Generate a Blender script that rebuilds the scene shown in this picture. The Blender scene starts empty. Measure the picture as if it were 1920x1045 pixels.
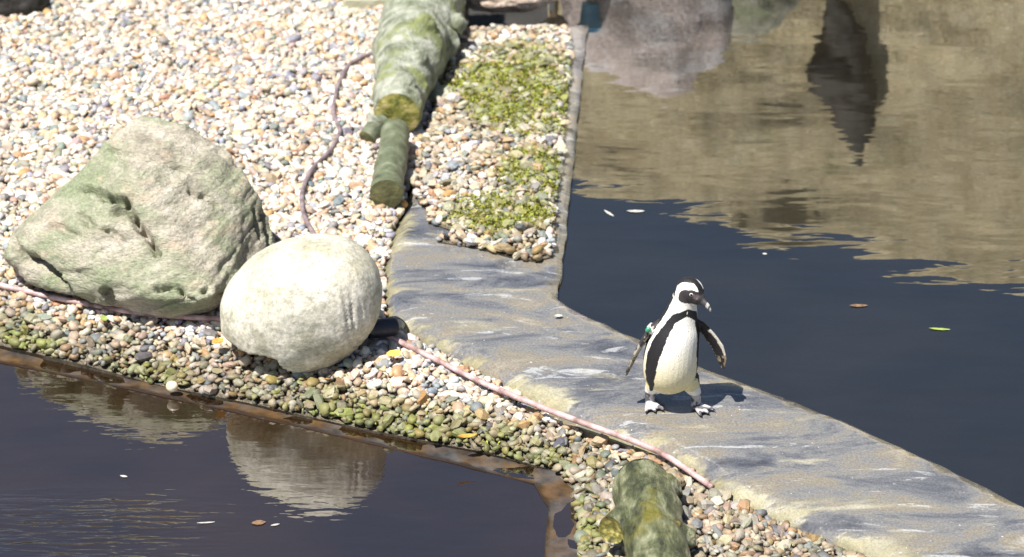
import bpy, bmesh, math, random
import numpy as np
from mathutils import Vector, Matrix, geometry
from mathutils.bvhtree import BVHTree

random.seed(7); rng = np.random.default_rng(11)
S = bpy.context.scene
C = S.collection
R = math.radians

# ------------------------------------------------------------------ camera, sky, sun, exposure
CAMH, CAMY, PITCH, FPX = 4.6, -9.0, R(26.0), 4700.0
cam = bpy.data.cameras.new('camera'); camo = bpy.data.objects.new('camera', cam); C.objects.link(camo)
camo.location = (0, CAMY, CAMH); camo.rotation_euler = (math.pi/2-PITCH, 0, 0)
cam.sensor_width = 36; cam.lens = FPX/1920*36; cam.clip_end = 500
cam.dof.use_dof = True; cam.dof.focus_distance = 9.35; cam.dof.aperture_fstop = 2.4
S.camera = camo

SUN_EL = R(65); SUN_DIR = Vector((-0.76, -0.65, 0)).normalized()      # horizontal direction towards the sun
sd = Vector((SUN_DIR.x*math.cos(SUN_EL), SUN_DIR.y*math.cos(SUN_EL), math.sin(SUN_EL)))
W = bpy.data.worlds.new('World'); S.world = W; W.use_nodes = True
wn = W.node_tree; bg = wn.nodes['Background']
sky = wn.nodes.new('ShaderNodeTexSky'); sky.sky_type = 'NISHITA'; sky.sun_disc = False
sky.sun_elevation = SUN_EL; sky.sun_rotation = math.atan2(sd.x, sd.y)
wn.links.new(sky.outputs[0], bg.inputs[0]); bg.inputs[1].default_value = 0.05
sl = bpy.data.lights.new('sun', 'SUN'); sl.energy = 5.0; sl.angle = R(0.5); sl.color = (1, 0.955, 0.88)
so = bpy.data.objects.new('sun', sl); C.objects.link(so); so.rotation_euler = sd.to_track_quat('Z', 'Y').to_euler()
S.view_settings.view_transform = 'Standard'; S.view_settings.look = 'None'
S.view_settings.exposure = 0.9; S.view_settings.gamma = 1

# ------------------------------------------------------------------ helpers
fwd = Vector((0, math.cos(PITCH), -math.sin(PITCH))); upv = Vector((0, math.sin(PITCH), math.cos(PITCH)))
def G(px, py, z=0.0):
    """point of the place at height z that stands at a spot of the 1920x1045 photograph"""
    d = fwd + Vector((1, 0, 0))*((px-960)/FPX) + upv*((522.5-py)/FPX)
    t = (z-CAMH)/d.z
    return Vector((d.x*t, CAMY+d.y*t, z))
def P2(pts, z=0.0): return np.array([G(a, b, z)[:2] for a, b in pts])
def proj(p):
    v = p-np.array([0, CAMY, CAMH]); f = v@np.array(fwd); 
    return 960+FPX*v[:, 0]/f, 522.5-FPX*(v@np.array(upv))/f, f

def hsh(i):
    i = (i.astype(np.int64)*374761393) & 0x7fffffff
    i = ((i ^ (i >> 13))*1274126177) & 0x7fffffff
    return ((i ^ (i >> 16)) & 0xffff)/65535.0
def vnoise(p):
    p = np.asarray(p, float); i = np.floor(p).astype(np.int64); f = p-i; f = f*f*(3-2*f); r = 0
    for dx in (0, 1):
        for dy in (0, 1):
            for dz in (0, 1):
                w = (f[:, 0] if dx else 1-f[:, 0])*(f[:, 1] if dy else 1-f[:, 1])*(f[:, 2] if dz else 1-f[:, 2])
                r = r+w*hsh((i[:, 0]+dx)*73+(i[:, 1]+dy)*9973+(i[:, 2]+dz)*719393)
    return r
def fbm(p, o=4):
    p = np.asarray(p, float); r = 0; a = .5; t = 0
    for k in range(o):
        r = r+a*vnoise(p*2**k+17.3*k); t += a; a *= .5
    return r/t-.5
def n2(xy, s, seed=0, o=3):
    return fbm(np.column_stack([xy[:, 0]*s, xy[:, 1]*s, np.full(len(xy), seed*3.7)]), o)

def inpoly(q, poly):
    x, y = q[:, 0], q[:, 1]; r = np.zeros(len(q), bool); n = len(poly)
    for k in range(n):
        (x1, y1), (x2, y2) = poly[k], poly[(k+1) % n]
        c = ((y1 > y) != (y2 > y)); r ^= c & (x < (x2-x1)*(y-y1)/((y2-y1) or 1e-9)+x1)
    return r
def distline(q, poly, closed=True):
    d = np.full(len(q), 1e9); n = len(poly)
    for k in range(n if closed else n-1):
        a = poly[k]; b = poly[(k+1) % n]; e = b-a
        t = np.clip(((q-a)@e)/max(e@e, 1e-12), 0, 1)
        d = np.minimum(d, np.hypot(*(q-a-t[:, None]*e).T))
    return d
def densify(poly, step, jit=0.0, seed=1, closed=True):
    out = []; n = len(poly)
    for k in range(n if closed else n-1):
        a = poly[k]; b = poly[(k+1) % n]; m = max(1, int(np.hypot(*(b-a))/step))
        for j in range(m): out.append(a+(b-a)*j/m)
    out = np.array(out)
    if jit:
        out = out+np.column_stack([n2(out, 9, seed), n2(out, 9, seed+5)])*2*jit
    return out

def new_mesh(name, v, f, mat=None, parent=None, smooth=True, col=None):
    me = bpy.data.meshes.new(name); me.from_pydata([tuple(a) for a in v], [], [tuple(a) for a in f]); me.update()
    if smooth: me.polygons.foreach_set('use_smooth', np.ones(len(me.polygons), bool))
    if col is not None: set_col(me, col)
    if mat: me.materials.append(mat)
    return link(name, me, parent)
def link(name, me, parent=None):
    o = bpy.data.objects.new(name, me); C.objects.link(o)
    if parent: o.parent = parent
    return o
def set_col(me, col):
    a = me.color_attributes.new('Col', 'FLOAT_COLOR', 'POINT')
    c = np.ones((len(me.vertices), 4), np.float32); c[:, :3] = col
    a.data.foreach_set('color', c.ravel())
def verts(me):
    v = np.empty(len(me.vertices)*3, np.float32); me.vertices.foreach_get('co', v); return v.reshape(-1, 3).astype(float)
def normals(me):
    v = np.empty(len(me.vertices)*3, np.float32); me.vertices.foreach_get('normal', v); return v.reshape(-1, 3).astype(float)
def setv(me, v): me.vertices.foreach_set('co', np.asarray(v, np.float32).ravel()); me.update()
def tag(o, label, cat, group=None):
    o['label'] = label; o['category'] = cat
    if group: o['group'] = group
    return o
def struct(o, label=None):
    o['kind'] = 'structure'
    if label: o['label'] = label
    return o
def empty(name, loc=(0, 0, 0)):
    o = bpy.data.objects.new(name, None); C.objects.link(o); o.location = loc; o.empty_display_size = .1; return o
def under(o, p):
    o.parent = p; o.matrix_parent_inverse = Matrix.Translation(-Vector(p.location)); return o

def cdt_sheet(poly, grid):
    """triangulated sheet: polygon outline plus interior grid points"""
    lo, hi = poly.min(0), poly.max(0)
    gx, gy = np.meshgrid(np.arange(lo[0], hi[0], grid), np.arange(lo[1], hi[1], grid))
    q = np.column_stack([gx.ravel(), gy.ravel()]); q = q+rng.uniform(-.25, .25, q.shape)*grid
    q = q[inpoly(q, poly)]; q = q[distline(q, poly) > grid*.45]
    pts = np.vstack([poly, q]); n = len(poly)
    r = geometry.delaunay_2d_cdt([Vector(a) for a in pts], [(i, (i+1) % n) for i in range(n)], [], 1, 1e-6)
    vv = np.array([tuple(a) for a in r[0]]); ff = []
    for f in r[2]:
        a, b, c = vv[f[0]], vv[f[1]], vv[f[2]]
        ff.append(tuple(f) if (b[0]-a[0])*(c[1]-a[1])-(b[1]-a[1])*(c[0]-a[0]) > 0 else tuple(f)[::-1])
    bd = distline(vv, poly)
    return vv, ff, bd
NSK = [0]
def skirt(poly_idx, v, f, drop):
    NSK[0] = len(f)
    n0 = len(v); low = v[poly_idx].copy(); low[:, 2] -= drop; v = np.vstack([v, low]); n = len(poly_idx)
    for k in range(n):
        a, b = poly_idx[k], poly_idx[(k+1) % n]; f.append((b, a, n0+k, n0+(k+1) % n))
    return v, f

# ------------------------------------------------------------------ materials
class M:
    def __init__(s, name, rough=.6, spec=.5):
        s.m = bpy.data.materials.new(name); s.m.use_nodes = True; s.t = s.m.node_tree; s.b = s.t.nodes['Principled BSDF']
        s.b.inputs['Roughness'].default_value = rough; s.b.inputs['Specular IOR Level'].default_value = spec
        s.co = s.n('ShaderNodeNewGeometry').outputs['Position']
    def n(s, t, **k):
        x = s.t.nodes.new(t)
        for a, b in k.items(): setattr(x, a, b)
        return x
    def l(s, a, b): s.t.links.new(a, b)
    def noise(s, scale, detail=4, stretch=(1, 1, 1), rough=.55, off=(0, 0, 0), dist=0):
        mp = s.n('ShaderNodeMapping'); mp.inputs['Scale'].default_value = stretch; mp.inputs['Location'].default_value = off
        s.l(s.co, mp.inputs[0]); x = s.n('ShaderNodeTexNoise'); s.l(mp.outputs[0], x.inputs['Vector'])
        x.inputs['Scale'].default_value = scale; x.inputs['Detail'].default_value = detail; x.inputs['Roughness'].default_value = rough
        x.inputs['Distortion'].default_value = dist
        return x.outputs['Fac']
    def ramp(s, fac, stops, const=False):
        x = s.n('ShaderNodeValToRGB'); s.l(fac, x.inputs[0]); e = x.color_ramp.elements
        while len(e) < len(stops): e.new(.5)
        for k, (p, c) in enumerate(stops):
            e[k].position = p; e[k].color = tuple(c)+(1,) if hasattr(c, '__len__') else (c, c, c, 1)
        return x.outputs[0]
    def mix(s, fac, a, b, mode='MIX'):
        x = s.n('ShaderNodeMix', data_type='RGBA', blend_type=mode)
        for q, w in ((x.inputs[0], fac), (x.inputs[6], a), (x.inputs[7], b)):
            if hasattr(w, 'is_output'): s.l(w, q)
            elif hasattr(w, '__len__'): q.default_value = tuple(w)+(1,)
            else: q.default_value = w
        return x.outputs[2]
    def math(s, op, a, b=None):
        x = s.n('ShaderNodeMath', operation=op)
        for q, w in ((x.inputs[0], a), (x.inputs[1], b)):
            if w is None: continue
            if hasattr(w, 'is_output'): s.l(w, q)
            else: q.default_value = w
        return x.outputs[0]
    def attr(s, name):
        x = s.n('ShaderNodeAttribute'); x.attribute_name = name; return x
    def bump(s, h, dist, strength=1):
        x = s.n('ShaderNodeBump'); x.inputs['Distance'].default_value = dist; x.inputs['Strength'].default_value = strength
        s.l(h, x.inputs['Height']); s.l(x.outputs[0], s.b.inputs['Normal']); return x.outputs[0]
    def color(s, c):
        if hasattr(c, 'is_output'): s.l(c, s.b.inputs['Base Color'])
        else: s.b.inputs['Base Color'].default_value = tuple(c)+(1,)
        return s
    def rough(s, r): s.l(r, s.b.inputs['Roughness'])
    def objco(s): s.co = s.n('ShaderNodeTexCoord').outputs['Object']

# pebbles: own colour of each stone plus fine grain
m = M('pebble_stone', .55); m.objco()
g = m.noise(220, 3); c = m.mix(.55, m.attr('Col').outputs['Color'], m.ramp(g, [(.3, .55), (.7, 1.25)]), 'MULTIPLY')
m.color(c); m.bump(m.noise(300, 2), .0015); PEB = m.m
# sandy bed under the pebbles
m = M('bed_sand', .9); m.color(m.ramp(m.noise(35, 6), [(.3, (.07, .06, .045)), (.55, (.2, .17, .12)), (.75, (.34, .30, .22))]))
m.bump(m.noise(90, 5), .012); SAND = m.m
# wet concrete
m = M('wet_concrete', .5, 1.0)
edge = m.attr('edge').outputs['Fac']
w1 = m.noise(2.3, 5, (.75, 2.3, 1), .6, (3.1, 0.7, 0), .5); w2 = m.noise(7, 4, (.6, 2.4, 1), .6, (1, 5, 0), .4)
wsum = m.math('ADD', m.math('MULTIPLY', w1, .72), m.math('MULTIPLY', w2, .28))
wsum = m.math('SUBTRACT', wsum, m.math('MULTIPLY', edge, .16))
wet = m.ramp(wsum, [(.345, 0), (.42, 1)])
dry = m.ramp(m.noise(5, 6, (1, 1.6, 1)), [(.3, (.16, .148, .11)), (.5, (.245, .23, .175)), (.7, (.36, .345, .28))])
dry = m.mix(m.math('MULTIPLY', edge, .75), dry, m.ramp(m.noise(14, 5), [(.3, (.12, .11, .035)), (.6, (.26, .225, .09)), (.75, (.36, .33, .19))]))
wetc = m.ramp(m.noise(2.6, 8, (.8, 1.9, 1), .66, (9, 2, 0), .6), [(.33, (.05, .052, .06)), (.43, (.105, .108, .12)), (.51, (.18, .178, .175)), (.58, (.21, .185, .145)), (.65, (.27, .245, .20)), (.74, (.42, .41, .39))])
base = m.mix(wet, dry, wetc)
sky_sheen = m.ramp(m.noise(6, 6, (.55, 2.2, 1), .65, (4, 4, 0), .8), [(.60, 0), (.64, 1)])  # whitish streaks of sky sheen, painted into the base colour
base = m.mix(m.math('MULTIPLY', sky_sheen, .6), base, (.44, .45, .46))
spk = m.ramp(m.noise(60, 2, (1, 1.5, 1), .5, (7, 0, 0)), [(.735, 0), (.76, 1)])
base = m.mix(m.math('MULTIPLY', spk, .8), base, (.8, .8, .8))
grain = m.ramp(m.noise(110, 6, (1, 1, 1), .75), [(.32, .5), (.66, 1.3)]); base = m.mix(.8, base, grain, 'MULTIPLY')
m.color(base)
m.rough(m.mix(wet, (.7,)*3, m.ramp(m.noise(6, 4, (.7, 2, 1)), [(.45, .02), (.65, .12)])))
hb = m.math('ADD', m.math('MULTIPLY', m.noise(9, 4, (.7, 1.6, 1)), .6), m.math('MULTIPLY', m.math('MULTIPLY', m.noise(140, 3), .22), m.math('SUBTRACT', 1.3, wet)))
m.bump(hb, .0045); CONC = m.m
m = M('ledge_concrete', .3, .6)
m.color(m.mix(m.ramp(m.noise(7, 5), [(.4, 0), (.62, 1)]), m.ramp(m.noise(16, 6), [(.3, (.04, .024, .012)), (.65, (.12, .07, .03))]), m.ramp(m.noise(16, 6), [(.3, (.035, .034, .036)), (.65, (.09, .085, .085))])))
m.bump(m.noise(30, 4), .004); LEDGE = m.m
def plain(name, stops, scale, rough=.6, bs=None, bd=.004, stretch=(1, 1, 1), detail=6):
    m = M(name, rough); m.color(m.ramp(m.noise(scale, detail, stretch), stops))
    if bs: m.bump(m.noise(bs, 5, stretch), bd)
    return m.m
def rockmat(name, lo, mid, hi, green, gscale, stain, strat=(1, 1, 1), rough=.75, gth=(.5, .66), pale=None, bd=.012):
    m = M(name, rough)
    a = m.ramp(m.noise(7, 8, strat, .65), [(.28, lo), (.5, mid), (.72, hi)])
    a = m.mix(m.ramp(m.noise(gscale, 6, (1, 1, 1.2), .65, (3, 3, 1)), [(gth[0], 0), (gth[1], .8)]), a, green)
    a = m.mix(m.ramp(m.noise(5, 6, strat, .7, (8, 1, 2)), [(.56, 0), (.7, .75)]), a, stain)
    if pale: a = m.mix(m.ramp(m.noise(4, 6, (1, 1, 1), .65, (5, 9, 2)), [(.5, 0), (.62, .85)]), a, pale)
    a = m.mix(.85, a, m.ramp(m.noise(60, 6, strat, .7), [(.3, .45), (.68, 1.3)]), 'MULTIPLY')
    m.color(a)
    h = m.math('ADD', m.math('MULTIPLY', m.noise(24, 8, strat, .65), .8), m.math('MULTIPLY', m.noise(110, 4, strat), .2))
    m.bump(h, bd); return m.m
ROCK_A = rockmat('slate_rock', (.19, .175, .135), (.41, .375, .30), (.58, .53, .455), (.22, .27, .15), 3.0, (.50, .39, .29), (1, 1.1, 2.6), gth=(.44, .62), bd=.026)
ROCK_B = rockmat('smooth_stone', (.31, .30, .22), (.47, .45, .36), (.60, .58, .50), (.33, .36, .22), 2.6, (.34, .27, .15), (1, 1, 1), .55, (.55, .75), pale=(.74, .70, .61), bd=.005)
ROCK_W = rockmat('sandstone_bank', (.50, .42, .23), (.68, .58, .36), (.78, .70, .48), (.50, .48, .28), 1.8, (.52, .40, .22), (1, 1, 1.5), .85, (.56, .75), bd=.03)
STREAK = rockmat('streaked_rock', (.52, .42, .38), (.66, .56, .52), (.74, .66, .62), (.42, .42, .34), 3, (.55, .44, .38), (1, 1, 1), .8, (.6, .75), pale=(.80, .77, .76), bd=.02)
ROCK_P = rockmat('pink_rock', (.40, .30, .24), (.58, .46, .38), (.66, .55, .47), (.32, .34, .24), 3, (.42, .30, .22), (1, 1, 1), .8, (.6, .75), bd=.02)
ROCK_D = rockmat('dark_rock', (.012, .011, .010), (.02, .018, .016), (.04, .035, .03), (.015, .02, .01), 3, (.02, .015, .01))
ROCK_G = rockmat('grey_green_rock', (.22, .22, .17), (.36, .35, .28), (.46, .45, .37), (.24, .27, .13), 3, (.3, .26, .16))

def water(name, tint, ior, s1, d1, s2, d2, st=(1, 3.2, 1), off=0, murk=None, gust=None):
    m = M(name); t = m.t; t.nodes.remove(m.b)
    out = [x for x in t.nodes if x.type == 'OUTPUT_MATERIAL'][0]
    b1 = m.n('ShaderNodeBump'); b1.inputs['Distance'].default_value = d1; m.l(m.noise(s1, 2, st, .45, (off, off, 0), .3), b1.inputs['Height'])
    b2 = m.n('ShaderNodeBump'); b2.inputs['Distance'].default_value = d2; m.l(m.noise(s2, 2, st, .5, (off, 2, 0), .4), b2.inputs['Height'])
    m.l(b1.outputs[0], b2.inputs['Normal'])
    if gust:                                                          # a patch of wind ripples
        sx = m.n('ShaderNodeSeparateXYZ'); m.l(m.co, sx.inputs[0]); cl = lambda a, b: m.math('MINIMUM', m.math('MAXIMUM', m.math('MULTIPLY', m.math('SUBTRACT', a, b[0]), b[1]), 0), 1)
        h = m.math('MULTIPLY', m.noise(9, 2, (.6, 3.4, 1), .5, (2, 2, 0), .5), m.math('MULTIPLY', cl(sx.outputs[0], gust[0]), cl(sx.outputs[1], gust[1])))
        b3 = m.n('ShaderNodeBump'); b3.inputs['Distance'].default_value = .011; m.l(h, b3.inputs['Height']); m.l(b2.outputs[0], b3.inputs['Normal']); b2 = b3
    fr = m.n('ShaderNodeFresnel'); fr.inputs['IOR'].default_value = ior; m.l(b2.outputs[0], fr.inputs['Normal'])
    gl = m.n('ShaderNodeBsdfGlossy'); gl.inputs['Roughness'].default_value = .015; gl.inputs['Color'].default_value = (1, 1, 1, 1); m.l(b2.outputs[0], gl.inputs['Normal'])
    tr = m.n('ShaderNodeBsdfTransparent'); tr.inputs['Color'].default_value = tint+(1,)
    if murk:                                                          # silt in the water
        df = m.n('ShaderNodeBsdfDiffuse'); m.l(m.ramp(m.noise(1.1, 3, (1, 1.5, 1)), [(.35, tuple(x*.55 for x in murk[1])), (.65, murk[1])]), df.inputs['Color']); m2 = m.n('ShaderNodeMixShader'); m2.inputs[0].default_value = murk[0]
        m.l(tr.outputs[0], m2.inputs[1]); m.l(df.outputs[0], m2.inputs[2]); tr = m2
    mx = m.n('ShaderNodeMixShader'); m.l(fr.outputs[0], mx.inputs[0]); m.l(tr.outputs[0], mx.inputs[1]); m.l(gl.outputs[0], mx.inputs[2])
    m.l(mx.outputs[0], out.inputs[0]); return m.m
WAT_U = water('pond_water', (.44, .40, .30), 2.65, 1.5, .0030, 4.5, .00045, st=(1, 3.2, 1), off=3, murk=(.45, (.030, .026, .018)))
WAT_L = water('pool_water', (.42, .36, .32), 3.0, 2.8, .0026, 9, .0009, st=(1, 3.0, 1), murk=(.75, (.031, .0165, .007)), gust=((-.9, -2.2), (-1.0, -4)))
BED_U = plain('pool_bed_mud', [(.3, (.018, .017, .016)), (.6, (.032, .030, .027)), (.75, (.05, .045, .038))], 2.2, .9, 20, .02)

BED_F = plain('far_bed_mud', [(.3, (.05, .045, .03)), (.5, (.13, .11, .075)), (.66, (.22, .185, .12))], .9, .9, 20, .02)
BED_N = plain('near_bed_mud', [(.3, (.09, .055, .045)), (.6, (.14, .09, .075)), (.75, (.18, .12, .09))], 1.6, .9, 20, .02)
# ------------------------------------------------------------------ layout polygons (world)
ZU, ZL = -0.035, -0.145                                       # water levels of the far and the near pool
path_right = [(2110, 1035), (1920, 946), (1760, 868), (1600, 795), (1470, 742), (1330, 692), (1180, 625), (1075, 578), (1044, 556), (1054, 500), (1067, 380), (1082, 230), (1094, 110), (1102, 44)]
path_left = [(866, 48), (845, 110), (803, 215), (775, 320), (756, 378), (735, 425), (718, 490), (722, 585), (775, 618), (860, 662), (1000, 738), (1100, 784), (1215, 828), (1290, 862), (1345, 905), (1440, 950), (1560, 1000), (1680, 1052), (1800, 1110), (1960, 1180)]
PATH = P2(path_right+path_left)
rim_out = [(-260, 600), (-100, 630), (0, 655), (170, 694), (330, 733), (560, 782), (700, 812), (900, 852), (1035, 884), (1080, 925), (1086, 1045), (1080, 1160)]
rim_in = [(1010, 1160), (1020, 1045), (1028, 950), (1002, 908), (860, 872), (720, 838), (560, 800), (330, 749), (170, 714), (0, 680), (-100, 660), (-260, 625)]
LEDG = P2(rim_out+rim_in, ZL); LEDG[:len(rim_out)] += np.array([.03, .05])
GRAV = np.vstack([P2(path_left), P2(list(reversed(rim_out)), ZL), P2([(-330, 420), (-330, -120), (880, -120)])])
PATCH = P2([(862, 66), (960, 60), (1058, 58), (1073, 75), (1066, 170), (1053, 300), (1043, 400), (1035, 484), (1003, 492), (950, 482), (900, 468), (822, 456), (850, 436), (803, 418), (812, 402), (785, 384), (776, 345), (792, 270), (818, 205), (840, 140)])
path_edge = P2(path_left)
pool_edge = P2(rim_out, ZL)

def zgrav(q):
    d = distline(q, pool_edge, False); e = distline(q, path_edge, False)
    z = -.03+np.clip((q[:, 1]+.2)*.012, -.01, .05)+n2(q, 2.2, 3)*.03
    z = z-.095*np.clip(1-d/.36, 0, 1)**1.5-.022*np.clip(1-e/.14, 0, 1)
    return z

# ------------------------------------------------------------------ setting
o = new_mesh('ground', [(-60, -40, -.55), (60, -40, -.55), (60, 80, -.55), (-60, 80, -.55)], [(0, 1, 2, 3)], BED_U); struct(o)
# concrete path
pp = densify(PATH, .05, .012, 2)
v, f, bd = cdt_sheet(pp, .045)
dl = distline(v, path_edge, False); xy = v
z = n2(xy, 1.6, 8)*.014-.045*np.clip(1-dl/.085, 0, 1)**2-.012*np.clip(1-bd/.025, 0, 1)
v3 = np.column_stack([v, z]); n0 = len(v3); idx = list(range(len(pp)))
edge = np.clip(1-dl/(.11+n2(v, 3, 7)*.12), 0, 1)**.8
v3, f = skirt(idx, v3, f, .5)
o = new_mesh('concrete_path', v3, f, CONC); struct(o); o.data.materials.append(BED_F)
o.data.polygons.foreach_set('material_index', (np.arange(len(f)) >= NSK[0]).astype(np.int32))
a = o.data.attributes.new('edge', 'FLOAT', 'POINT'); a.data.foreach_set('value', np.concatenate([edge, np.ones(len(v3)-n0)]).astype(np.float32))
# submerged ledge round the near pool
lp = densify(LEDG, .05, .006, 4); v, f, bd = cdt_sheet(lp, .03)
din = distline(v, P2(rim_in, ZL), False)
z = ZL+.001+n2(v, 5, 5)*.020+.005*np.clip(1-din/.025, 0, 1)
v3, f = skirt(list(range(len(lp))), np.column_stack([v, z]), f, .4)
o = struct(new_mesh('pool_ledge', v3, f, LEDGE)); o.data.materials.append(BED_N)
o.data.polygons.foreach_set('material_index', (np.arange(len(f)) >= NSK[0]).astype(np.int32))
# gravel bed sheet
gp = densify(GRAV, .12); v, f, bd = cdt_sheet(gp, .06)
v3, f = skirt(list(range(len(gp))), np.column_stack([v, zgrav(v)-.006]), f, .4)
gravel_bed = struct(new_mesh('gravel_bed', v3, f, SAND))
pq = densify(PATCH, .05); v, f, bd = cdt_sheet(pq, .04)
zpatch = lambda q: np.clip(distline(q, PATCH)*.35, 0, .03)
v3, f = skirt(list(range(len(pq))), np.column_stack([v, zpatch(v)+.006]), f, .04)
gravel_patch = struct(new_mesh('gravel_patch', v3, f, SAND))
# water sheets: their edges run on inside the concrete
def sheet(name, pts, z, mat, sub=1):
    o = new_mesh(name, [(p[0], p[1], z) for p in pts], [tuple(range(len(pts)))], mat, smooth=False); struct(o); return o
near = P2(list(reversed(rim_out))+[(-260, 1300), (1080, 1300)], ZL); near[:len(rim_out)] += np.array([.02, .03])
o = sheet('near_pool_water', near, ZL, WAT_L); o = sheet('near_pool_bed', near, ZL-.13, BED_N)
far = P2([(1030, 20), (1000, 40), (1025, 300), (1005, 540), (1020, 575), (1290, 705), (1890, 965), (2120, 1120)], 0); far = np.vstack([far, [[9, far[-1][1]], [9, 8], [far[0][0], 8]]])
o = sheet('far_pool_water', far, ZU, WAT_U); o = sheet('far_pool_bed', far, ZU-.13, BED_F)
for oo in bpy.data.objects:
    if oo.name.endswith(('_water', 'pool_bed')) and oo.data.polygons[0].normal.z < 0: oo.data.flip_normals()

# ------------------------------------------------------------------ pebbles
bm = bmesh.new(); bmesh.ops.create_cube(bm, size=1)
bmesh.ops.subdivide_edges(bm, edges=bm.edges[:], cuts=1, use_grid_fill=True)
PV = np.array([tuple(x.co.normalized()) for x in bm.verts]); bm.verts.index_update(); PF = np.array([[x.index for x in fc.verts] for fc in bm.faces]); bm.free()
PALETTE = np.array([(.80, .75, .68), (.72, .65, .56), (.66, .55, .42), (.60, .40, .25), (.60, .46, .38), (.50, .48, .46), (.36, .37, .41), (.28, .27, .27), (.64, .57, .50), (.56, .43, .29), (.44, .38, .30), (.82, .80, .77), (.24, .26, .30), (.50, .30, .16), (.70, .56, .46)])
PWT = np.array([10, 11, 11, 7, 9, 9, 8, 6, 11, 9, 9, 7, 4, 3, 8.]); PWT /= PWT.sum()
def pebble_shape(n):
    v = np.repeat(PV[None], n, 0)
    for k in range(6):                                      # flat cuts and bulges make each stone its own shape
        d = rng.normal(size=(n, 3)); d /= np.linalg.norm(d, axis=1)[:, None]
        h = np.einsum('nvk,nk->nv', v, d); cut = rng.uniform(.38, .85, n)[:, None]
        v = v-np.maximum(h-cut, 0)[:, :, None]*d[:, None, :]
    v = v*(1+rng.normal(0, .05, (n, len(PV), 1)))
    return v
def rotm(n, tilt):
    yaw = rng.uniform(0, 2*np.pi, n); a = rng.normal(0, tilt, n); b = rng.normal(0, tilt, n)
    cz, sz, ca, sa, cb, sb = np.cos(yaw), np.sin(yaw), np.cos(a), np.sin(a), np.cos(b), np.sin(b); O = np.zeros(n); I = np.ones(n)
    Rz = np.stack([cz, -sz, O, sz, cz, O, O, O, I], 1).reshape(n, 3, 3)
    Rx = np.stack([I, O, O, O, ca, -sa, O, sa, ca], 1).reshape(n, 3, 3)
    Ry = np.stack([cb, O, sb, O, I, O, -sb, O, cb], 1).reshape(n, 3, 3)
    return Rx@Ry@Rz
def scatter(poly, pitch, layers):
    lo, hi = poly.min(0), poly.max(0); out = []
    for L in range(layers):
        gx, gy = np.meshgrid(np.arange(lo[0], hi[0], pitch), np.arange(lo[1], hi[1], pitch*.9)); gx = gx+(np.arange(len(gx)) % 2)[:, None]*pitch/2
        q = np.column_stack([gx.ravel(), gy.ravel()])+rng.uniform(-.42, .42, (gx.size, 2))*pitch+rng.uniform(0, pitch, 2)
        q = q[inpoly(q, poly)]; out.append(np.column_stack([q, np.full(len(q), L)]))
    return np.vstack(out)
def pebbles(parent, poly, zf, pitch, layers, size, wetf, mossf, blockers, npart=300, drop=None):
    q = scatter(poly, pitch, layers); lay = q[:, 2]; q = q[:, :2]
    if drop is not None:
        k = drop(q); q, lay = q[k], lay[k]
    n = len(q); s = size*np.exp(rng.normal(0, .36, n)); s = np.clip(s, size*.42, size*2.0)
    dim = np.column_stack([s*rng.uniform(.95, 1.25, n), s*rng.uniform(.72, 1, n), s*rng.uniform(.45, .75, n)])/2
    z = zf(q)+lay*.010+dim[:, 2]*.5+rng.uniform(-.006, .010, n)
    v = np.einsum('nij,nvj->nvi', rotm(n, .38), pebble_shape(n)*dim[:, None, :])
    col = PALETTE[rng.choice(len(PALETTE), n, p=PWT)]*rng.uniform(.62, 1.08, (n, 1))
    col = col+rng.normal(0, .015, (n, 3))
    w = wetf(q)[:, None]; mo = mossf(q)[:, None]
    col = col*(1-.58*w)*np.where(w > .3, np.array([[1, .97, .86]]), 1)
    g = np.array([[.16, .19, .03]])*rng.uniform(.5, 1.4, (n, 1)); hit = np.clip(mo*.8+rng.uniform(-.45, .2, (n, 1)), 0, .72)
    col = np.clip(col*(1-hit)+g*hit, .01, .9)
    c = np.column_stack([q, z])
    X, Y, F = proj(c); vis = (X > 5) & (X < 1915) & (Y > 5) & (Y < 1040) & (lay == layers-1)
    for b in blockers: vis &= ~b(q)
    score = np.where(vis, s/F, 0); best = np.argsort(-score)[:npart]; best = best[score[best] > 0]
    rest = np.setdiff1d(np.arange(n), best)
    # the mass of stones
    vv = (v[rest]+c[rest][:, None, :]).reshape(-1, 3); ff = (PF[None]+(np.arange(len(rest))*len(PV))[:, None, None]).reshape(-1, 4)
    me = bpy.data.meshes.new('pebbles'); me.vertices.add(len(vv)); me.vertices.foreach_set('co', vv.astype(np.float32).ravel())
    me.loops.add(ff.size); me.loops.foreach_set('vertex_index', ff.ravel().astype(np.int32)); me.polygons.add(len(ff))
    me.polygons.foreach_set('loop_start', np.arange(0, ff.size, 4, dtype=np.int32)); me.update(calc_edges=True); set_col(me, np.repeat(col[rest], len(PV), 0)); me.materials.append(PEB)
    o = link('pebbles', me, parent); o['kind'] = 'stuff'
    # the largest in view are stones of their own, sharing a stock of shapes
    stock = {}
    for j in best:
        me = bpy.data.meshes.new('pebble'); me.from_pydata([tuple(x) for x in v[j]], [], PF.tolist()); set_col(me, np.repeat(col[j][None], len(PV), 0)); me.materials.append(PEB)
        link('pebble', me, parent).location = c[j]
    return n
ell = lambda px, py, rx, ry: (lambda q, cc=np.array(G(px, py)[:2]): ((q[:, 0]-cc[0])/rx)**2+((q[:, 1]-cc[1])/ry)**2 < 1)
blk = [ell(565, 620, .36, .36), ell(260, 470, .6, .6)]
def wet_main(q):
    d = distline(q, pool_edge, False); X, Y, F = proj(np.column_stack([q, np.zeros(len(q))]))
    near = np.clip((X-720)/300, 0, 1)*np.clip((Y-770)/110, 0, 1)
    return np.clip(np.maximum(np.clip(1.35-d/.19+n2(q, 5, 2)*.8, 0, 1), near*.75), 0, 1)
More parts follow.
